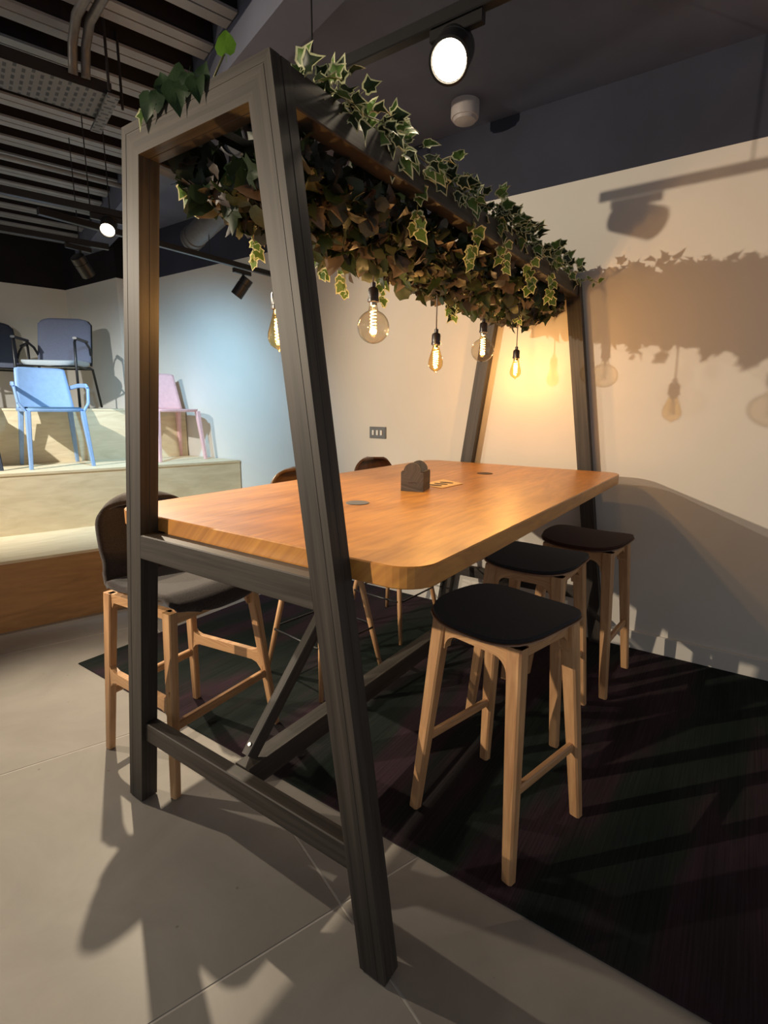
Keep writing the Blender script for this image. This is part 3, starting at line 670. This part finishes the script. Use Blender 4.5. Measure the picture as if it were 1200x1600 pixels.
# ---------------------------------------------------------------- chairs on the display steps
def plastic_chair(name, label, loc, rz, mat, arms, padmat=None, group=None):
    t = thing(name, label, 'chair', loc, rz, group); zs = .44
    for sx in (-1, 1):
        m = MB(); m.leg((sx * .215, -.235, 0), (sx * .185, -.185, zs), .026, .03, .036, .046, .005); m.build('leg', mat, t)
        m = MB(); m.leg((sx * .205, .245, 0), (sx * .175, .18, zs), .026, .03, .036, .05, .005); m.build('leg', mat, t)
    m = MB(); pad(m, .222, .215, 4.0, zs - .008, .024, lambda x, y: .06 * abs(x) ** 2, .006); m.build('seat', mat, t, True, sharp=50)
    if padmat:
        m = MB(); pad(m, .20, .19, 4.0, zs + .017, .012, lambda x, y: .0); m.build('seat_pad', padmat, t, True, sharp=50)
    def bk(s, q):
        w = .205 - .028 * q; e = abs(2 * s - 1)
        return ((2 * s - 1) * w, .185 + .085 * q - .035 * e ** 2, zs + .012 + .335 * q - (.012 * e ** 8 if q > .95 else 0))
    m = MB(); m.shell(bk, 14, 14, lambda s, q: .014); m.build('backrest', mat, t, True)
    if arms:
        for sx in (-1, 1):
            pts = [(sx * .20, -.17, zs), (sx * .238, -.165, zs + .06), (sx * .248, -.15, zs + .175), (sx * .246, -.11, zs + .20), (sx * .232, .06, zs + .205), (sx * .205, .215, zs + .19)]
            m = MB()
            for a, b in zip(pts, pts[1:]): m.beam(a, b, .018, .034, side=(1, 0, 0), ch=.005)
            m.build('armrest', mat, t)
    return t
def on_step(u, v, k): p = uv(u, v, HS[k] + .001); return (p.x, p.y, p.z)
plastic_chair('armchair', 'pale blue plastic armchair on the middle display step', on_step(.095, 3.69, 1), TH + R(4), M['blue'], True, M['blue_dark'])
plastic_chair('side_chair', 'pale pink plastic chair without arms on the middle display step', on_step(1.03, 3.74, 1), TH + R(8), M['pink'], False)
plastic_chair('side_chair', 'dark grey chair at the left edge, only a splayed leg in view', on_step(-.50, 3.72, 1), TH, M['navy'], False)
def conf_chair(name, label, loc, rz, back, seat):
    t = thing(name, label, 'armchair', loc, rz); zs = .40
    for sx in (-1, 1):
        m = MB(); m.tube([(sx * .255, -.24, .011), (sx * .25, -.215, zs - .03), (sx * .252, -.205, .58), (sx * .252, -.17, .617)], .011, 10); m.build('leg', M['black_metal'], t, True)
        m = MB(); m.tube([(sx * .25, .30, .011), (sx * .235, .20, zs - .03), (sx * .225, .17, zs - .02), (sx * .2, .10, zs - .025)], .011, 10); m.build('leg', M['black_metal'], t, True)
        m = MB(); m.beam((sx * .252, -.20, .615), (sx * .255, .05, .61), .036, .02, .04, .02, side=(1, 0, 0), ch=.006)
        m.tube([(sx * .255, .04, .605), (sx * .245, .15, .56), (sx * .228, .215, .47), (sx * .225, .20, zs)], .011, 8); m.build('armrest', M['black_metal'], t)
    m = MB(); m.tube([(-.25, -.215, zs - .03), (.25, -.215, zs - .03)], .009, 8); m.tube([(-.235, .19, zs - .03), (.235, .19, zs - .03)], .009, 8)
    m.tube([(-.235, -.215, zs - .03), (-.23, .19, zs - .03)], .009, 8); m.tube([(.235, -.215, zs - .03), (.23, .19, zs - .03)], .009, 8); m.build('seat_frame', M['black_metal'], t, True)
    m = MB(); pad(m, .235, .235, 4.5, zs - .015, .045, lambda x, y: -.12 * max(0, -y - .12), .015); m.build('seat', seat, t, True, sharp=60)
    def bk(s, q):
        e = abs(2 * s - 1); return ((2 * s - 1) * (.235 - (.03 * ((q - .85) / .15) ** 2 if q > .85 else 0)), .205 + .09 * q - .03 * e ** 2, zs + .03 + .415 * q - (.02 * e ** 6 if q > .9 else 0))
    m = MB(); m.shell(bk, 14, 16, lambda s, q: .03 * max(.3, 1 - abs(2 * s - 1) ** 6)); m.build('backrest', back, t, True)
    def fr(s, q): x, y, z = bk(s, q); return (x * 1.025, y + .019, z)
    m = MB(); m.shell(fr, 14, 16, lambda s, q: .008); m.build('back_shell', M['black_metal'], t, True)
    return t
conf_chair('armchair', 'blue-grey upholstered armchair with black frame on the top display step', on_step(.275, 4.47, 2), TH + R(-30), M['greyblue'], M['lightgrey'])
conf_chair('armchair', 'dark navy armchair with black frame cut off by the left edge', on_step(-.16, 5.14, 2), TH + R(6), M['navy'], M['greyblue'])

# ---------------------------------------------------------------- foliage
rnd = random.Random(11)
def leaf_mesh(name, kind, mats, seed=0, curl=.2):
    rr = random.Random(seed); m = MB()
    if kind == 'ivy':
        O = [(0, -.04), (.20, -.13), (.40, -.02), (.36, .16), (.50, .40), (.27, .47), (.14, .72), (0, .95), (-.14, .72), (-.27, .47), (-.50, .40), (-.36, .16), (-.40, -.02), (-.20, -.13)]
    elif kind == 'heart':
        O = [(0, .0), (.18, -.10), (.40, .02), (.44, .28), (.30, .62), (.12, .88), (0, 1.05), (-.12, .88), (-.30, .62), (-.44, .28), (-.40, .02), (-.18, -.10)]
    elif kind == 'lobed':
        O = [(0, 0), (.22, .02), (.48, .10), (.36, .28), (.55, .55), (.26, .58), (.18, .80), (0, 1.0), (-.20, .78), (-.28, .6), (-.52, .5), (-.34, .26), (-.45, .05), (-.2, 0)]
    elif kind == 'round':
        O = [(.42 * math.sin(a), .45 - .47 * math.cos(a)) for a in [2 * math.pi * k / 12 for k in range(12)]]
    else:  # blade
        O = [(0, 0), (.10, .12), (.16, .35), (.12, .65), (.05, .9), (0, 1.1), (-.06, .9), (-.13, .65), (-.17, .35), (-.1, .12)]
    O = [(x * (1 + rr.uniform(-.12, .12)), y * (1 + rr.uniform(-.06, .06))) for x, y in O]
    def Z(x, y): return -curl * (y - .3) ** 2 + .28 * abs(x) * (.6 + .4 * math.sin(5 * y + seed)) + .05 * math.sin(9 * x + seed * 2.0)
    n = len(O); c = (0, .32)
    outer = [Vector((x, y, Z(x, y))) for x, y in O]
    inner = [Vector((c[0] + (x - c[0]) * .80, c[1] + (y - c[1]) * .80, Z(c[0] + (x - c[0]) * .8, c[1] + (y - c[1]) * .8))) for x, y in O]
    two = len(mats) > 1
    if two:
        m.add(inner + [Vector((*c, Z(*c)))], [[i, (i + 1) % n, n] for i in range(n)], None, 0)
        m.add(outer + inner, [[i, (i + 1) % n, n + (i + 1) % n, n + i] for i in range(n)], None, 1)
    else: m.add(outer + [Vector((*c, Z(*c)))], [[i, (i + 1) % n, n] for i in range(n)], None, 0)
    k = 1 if two else 0
    m.add([Vector((-.012, 0, .0)), Vector((.012, 0, .0)), Vector((.008, -.35, -.05)), Vector((-.008, -.35, -.05))], [[0, 1, 2, 3]], None, k)
    return m
ivy = [leaf_mesh('leaf', 'ivy', [1, 2], s, .35).mesh('leaf', [M['leaf_ivy'], M['leaf_cream']], True) for s in range(3)]
deep_ivy = [leaf_mesh('leaf', 'ivy', [1, 2], s + 5, .35).mesh('leaf', [M['leaf_green'], M['leaf_cream']], True) for s in range(2)]
heart = [leaf_mesh('leaf', 'heart', [1], s, .3).mesh('leaf', [M['leaf_deep']], True) for s in range(2)] + [leaf_mesh('leaf', 'heart', [1], 4, .3).mesh('leaf', [M['leaf_bright']], True)]
bedk = [('round', 'leaf_grey'), ('heart', 'leaf_brown'), ('heart', 'leaf_green'), ('round', 'leaf_green'), ('round', 'leaf_olive'), ('lobed', 'leaf_brown'), ('ivy', 'leaf_green'), ('heart', 'leaf_grey'), ('ivy', 'leaf_brown'), ('lobed', 'leaf_green')]
bed = [leaf_mesh('leaf', k, [1], s * 3 + 1, .5).mesh('leaf', [M[mn]], True) for s, (k, mn) in enumerate(bedk)]
def mat_for(pos, tip, nrm, size, roll=0):
    y = Vector(tip).normalized(); z = Vector(nrm); z = z - y * z.dot(y)
    if z.length < 1e-4: z = Vector((0, 0, 1)).cross(y)
    z.normalize(); x = y.cross(z); m = Matrix((x, y, z)).transposed().to_4x4(); m = m @ Matrix.Rotation(roll, 4, 'Y')
    return Matrix.Translation(Vector(pos)) @ m @ Matrix.Diagonal((size, size, size, 1))
def put_leaf(me, mat, parent, name='leaf'):
    o = bpy.data.objects.new(name, me); COL.objects.link(o); o.parent = parent; o.matrix_local = mat; return o
def rv(s=1): return Vector((rnd.uniform(-s, s), rnd.uniform(-s, s), rnd.uniform(-s, s)))
# the dense bed of mixed leaves resting on the slats
bedt = thing('foliage_bed', 'dense bed of brown and green artificial leaves between the top rails', 'foliage', (0, 0, 0))
def bed_point(low):
    x = rnd.uniform(.10, 2.27); e = 1 - max(0, (.30 - x) / .3) * .35
    y = rnd.uniform(-.205, .215); prof_ = 1 - (abs(y) / .24) ** 2
    if low: z = 2.0 - (.115 * prof_ + .015) * e * rnd.uniform(.75, 1.1)
    else: z = rnd.uniform(1.93, 2.10 + .03 * prof_)
    return Vector((x, y, z))
for i in range(300):
    p = bed_point(True); out = Vector((0, p.y * 1.2, -.5)).normalized()
    tip = (rv(1) * .8 + Vector((rnd.uniform(-1, 1), rnd.uniform(-1, 1), -.35))).normalized()
    put_leaf(rnd.choice(bed), mat_for(p, tip, out + rv(.6), rnd.uniform(.045, .085)), bedt)
big = MB()
cache = {}
def bake(mb, me, mat, mi):
    k = me.name
    if k not in cache: cache[k] = ([v.co.copy() for v in me.vertices], [list(p.vertices) for p in me.polygons])
    vs, fs = cache[k]; mb.add([mat @ v for v in vs], fs, None, mi)
bm_ = {'leaf_brown': 0, 'leaf_green': 1, 'leaf_olive': 2, 'leaf_grey': 3}
for i in range(2600):
    p = bed_point(i % 3 != 0) + Vector((0, 0, .012)); tip = rv(1).normalized(); j = rnd.randrange(len(bed))
    bake(big, bed[j], mat_for(p, tip, rv(1), rnd.uniform(.04, .08)), bm_[bedk[j][1]])
o = big.build('packed_leaves', [M['leaf_brown'], M['leaf_green'], M['leaf_olive'], M['leaf_grey']], bedt, True); o['kind'] = 'stuff'

def vine(name, label, pts, n, size, lib, group=None, out=(0, 0, 1), spread=.02, hang=.5, cat='ivy'):
    pts = [Vector(p) for p in pts]; base = pts[0].copy(); t = thing(name, label, cat, base, 0, group)
    # smooth path
    P = []
    for i in range(len(pts) - 1):
        a, b = pts[max(i - 1, 0)], pts[min(i + 2, len(pts) - 1)]
        for k in range(5):
            q = k / 5; p1, p2 = pts[i], pts[i + 1]
            P.append(.5 * ((2 * p1) + (p2 - a) * q + (2 * a - 5 * p1 + 4 * p2 - b) * q * q + (-a + 3 * p1 - 3 * p2 + b) * q ** 3))
    P.append(pts[-1]); P = [p - base for p in P]
    m = MB(); m.tube(P, [.0022 * (1 - .5 * i / len(P)) for i in range(len(P))], 5); m.build('stem', M['tan_skin'], t, True)
    for i in range(n):
        q = (i + rnd.random() * .6) / n; k = min(int(q * (len(P) - 1)), len(P) - 2); f = q * (len(P) - 1) - k
        p = P[k].lerp(P[k + 1], f); ax = (P[k + 1] - P[k]).normalized()
        sd = rv(1); sd = (sd - ax * sd.dot(ax)).normalized(); tip = (sd + ax * .5 + Vector((0, 0, -hang))).normalized()
        pos = p + sd * rnd.uniform(.3, 1) * spread
        put_leaf(rnd.choice(lib), mat_for(pos, tip, Vector(out) + rv(.55), size * rnd.uniform(.75, 1.2)), t)
    return t
# trails running along the outside of the right rail, then along the left one
cdir = Vector((-.7, -.5, 0))
segs = [(.12, .48), (.42, .85), (.78, 1.2), (1.12, 1.55), (1.48, 1.9), (1.82, 2.24)]
names = ['nearest the viewer', 'second from the near frame', 'above the nearest globe bulb', 'above the middle of the table', 'above the farther globe bulb', 'closest to the wall']
for i, (a, b) in enumerate(segs):
    pts = [(a, -.22, 2.08), (a + .08, -.25, 2.10), ((a + b) / 2, -.272, 2.085), (b - .06, -.26, 2.11), (b, -.25, 2.09)]
    vine('ivy_trail', 'cream-edged ivy trail along the right top rail, %s' % names[i], pts, 46 if i < 2 else 54, .050, ivy + deep_ivy * 2, 'ivy trails on the right top rail', (-.6, -.5, .5), .055, .05)
# upright tufts standing above the rails
tufts = [(.20, -.22, .045), (.34, -.22, .05), (.52, -.16, .14), (.80, -.18, .10), (1.05, -.16, .11), (1.32, -.2, .10), (1.62, -.2, .13), (1.9, -.22, .12)]
for i, (x, y, h) in enumerate(tufts):
    vine('ivy_sprig', 'upright ivy sprig on the planter, %s from the viewer' % ['first', 'second', 'third', 'fourth', 'fifth', 'sixth', 'seventh', 'eighth'][i], [(x, y, 2.06), (x + .02, y - .01, 2.06 + h * .5), (x + .05, y - .03, 2.06 + h)], 13, .048, ivy + deep_ivy * 2, 'upright ivy sprigs above the rails', (-.8, -.5, .2), .04, -.1)
# hanging strands
hang = [((.20, .275, 2.02), .07, 5, 'short ivy strand hanging from the left rail inside the near frame'),
        ((.425, .275, 2.01), .15, 9, 'long bright ivy strand hanging beside the near right post'),
        ((.71, .24, 1.95), .09, 5, 'ivy strand hanging just right of the near right post'),
        ((.86, .24, 1.95), .12, 6, 'ivy strand hanging left of the nearest globe bulb'),
        ((1.08, .22, 1.96), .14, 8, 'ivy strand hanging right of the nearest globe bulb'),
        ((.60, -.24, 2.02), .12, 6, 'ivy strand hanging below the right rail near the tear bulbs'),
        ((.93, -.272, 2.02), .14, 7, 'ivy strand hanging over the right rail at mid table'),
        ((1.20, -.272, 2.02), .10, 6, 'ivy strand hanging over the right rail past the middle'),
        ((1.50, -.272, 2.02), .12, 8, 'ivy strand hanging over the right rail near the farther globe'),
        ((1.78, -.272, 2.02), .12, 8, 'ivy strand hanging over the right rail close to the wall'),
        ((1.50, .10, 1.92), .10, 9, 'green ivy cluster hanging above the farther globe bulb'),
        ((1.95, -.05, 1.90), .05, 8, 'dark ivy cluster below the leaves near the wall')]
for (x, y, z), L, n, lab in hang:
    vine('ivy_strand', lab, [(x, y, z), (x + .008, y + (.004 if y > 0 else -.004), z - L * .4), (x + .004, y, z - L * .75), (x + .012, y, z - L)], n, .045, ivy if y > .2 or y < -.2 else deep_ivy + ivy, 'hanging ivy strands', (-.8, -.55, .1), .014, .9)
vine('ivy_strand', 'ivy tip reaching out past the far post towards the wall', [(2.24, -.27, 2.07), (2.25, -.33, 2.075), (2.26, -.385, 2.05)], 7, .035, ivy, 'hanging ivy strands', (-.8, -.5, .2), .02, .3)
# plant sprawling over the near top bar
def bar_leaf(t, px, tip, nrm, size, me): put_leaf(me, mat_for(Vector(px) - t.location, tip, nrm, size), t)
t = thing('pothos_sprig', 'broad-leaved green sprig draped over the near top bar', 'plant', (.03, .05, 2.08))
m = MB(); m.tube([(0, -.09, 0), (.0, -.12, .03), (.0, -.15, .055)], .0025, 6); m.build('stem', M['tan_skin'], t, True)
m = MB(); m.tube([(0, -.03, -.01), (-.01, .05, .012), (0, .13, .012), (.01, .17, .03)], .003, 6); m.build('stem', M['tan_skin'], t, True)
F = (-.85, -.45, .15)
for px, tip, size, k in (((.03, -.105, 2.135), (.1, .1, 1), .052, 2), ((-.010, -.05, 2.09), (-.15, -.25, -1), .052, 0), ((-.012, -.03, 2.10), (-.1, .2, -1), .045, 1), ((-.014, .02, 2.10), (-.1, -.2, -1), .068, 0),
                         ((0, .03, 2.08), (0, -.1, 1), .07, 1), ((-.01, .06, 2.095), (-.1, .35, 1), .045, 0), ((.0, .09, 2.08), (0, .3, 1), .05, 1), ((-.014, .11, 2.10), (-.2, .45, -1), .055, 0),
                         ((.01, .075, 2.09), (0, .2, 1), .038, 2), ((.0, .105, 2.085), (0, .5, 1), .034, 2), ((-.012, .0, 2.10), (-.2, -.7, -.7), .05, 1), ((-.012, .085, 2.10), (-.1, .1, -1), .045, 1), ((.0, -.06, 2.08), (0, -.3, 1), .04, 0)):
    bar_leaf(t, px, tip, F, size, heart[k])
t = vine('ivy_sprig', 'small cream ivy tip poking over the left end of the near top bar', [(.03, .10, 2.085), (.02, .13, 2.095), (.0, .165, 2.095)], 4, .045, ivy, 'upright ivy sprigs above the rails', (-.8, -.3, .3), .01, .1)
# large leathery leaves seen through the near frame
t = thing('leaf_cluster', 'large grey-green leaves under the leaf bed inside the near frame', 'plant', (.25, .05, 2.0))
m = MB(); m.tube([(0, 0, .02), (.02, .04, -.02), (.05, .12, -.02)], .003, 6); m.build('stem', M['tan_skin'], t, True)
for i in range(14):
    bar_leaf(t, (.16 + rnd.random() * .18, -.06 + rnd.random() * .26, 1.965 + rnd.random() * .07), (rnd.uniform(-1, .4), rnd.uniform(-.6, .9), rnd.uniform(-.7, .2)), Vector((-.6, -.2, -.7)) + rv(.4), rnd.uniform(.06, .10), heart[rnd.choice((0, 1, 1, 0, 2))])
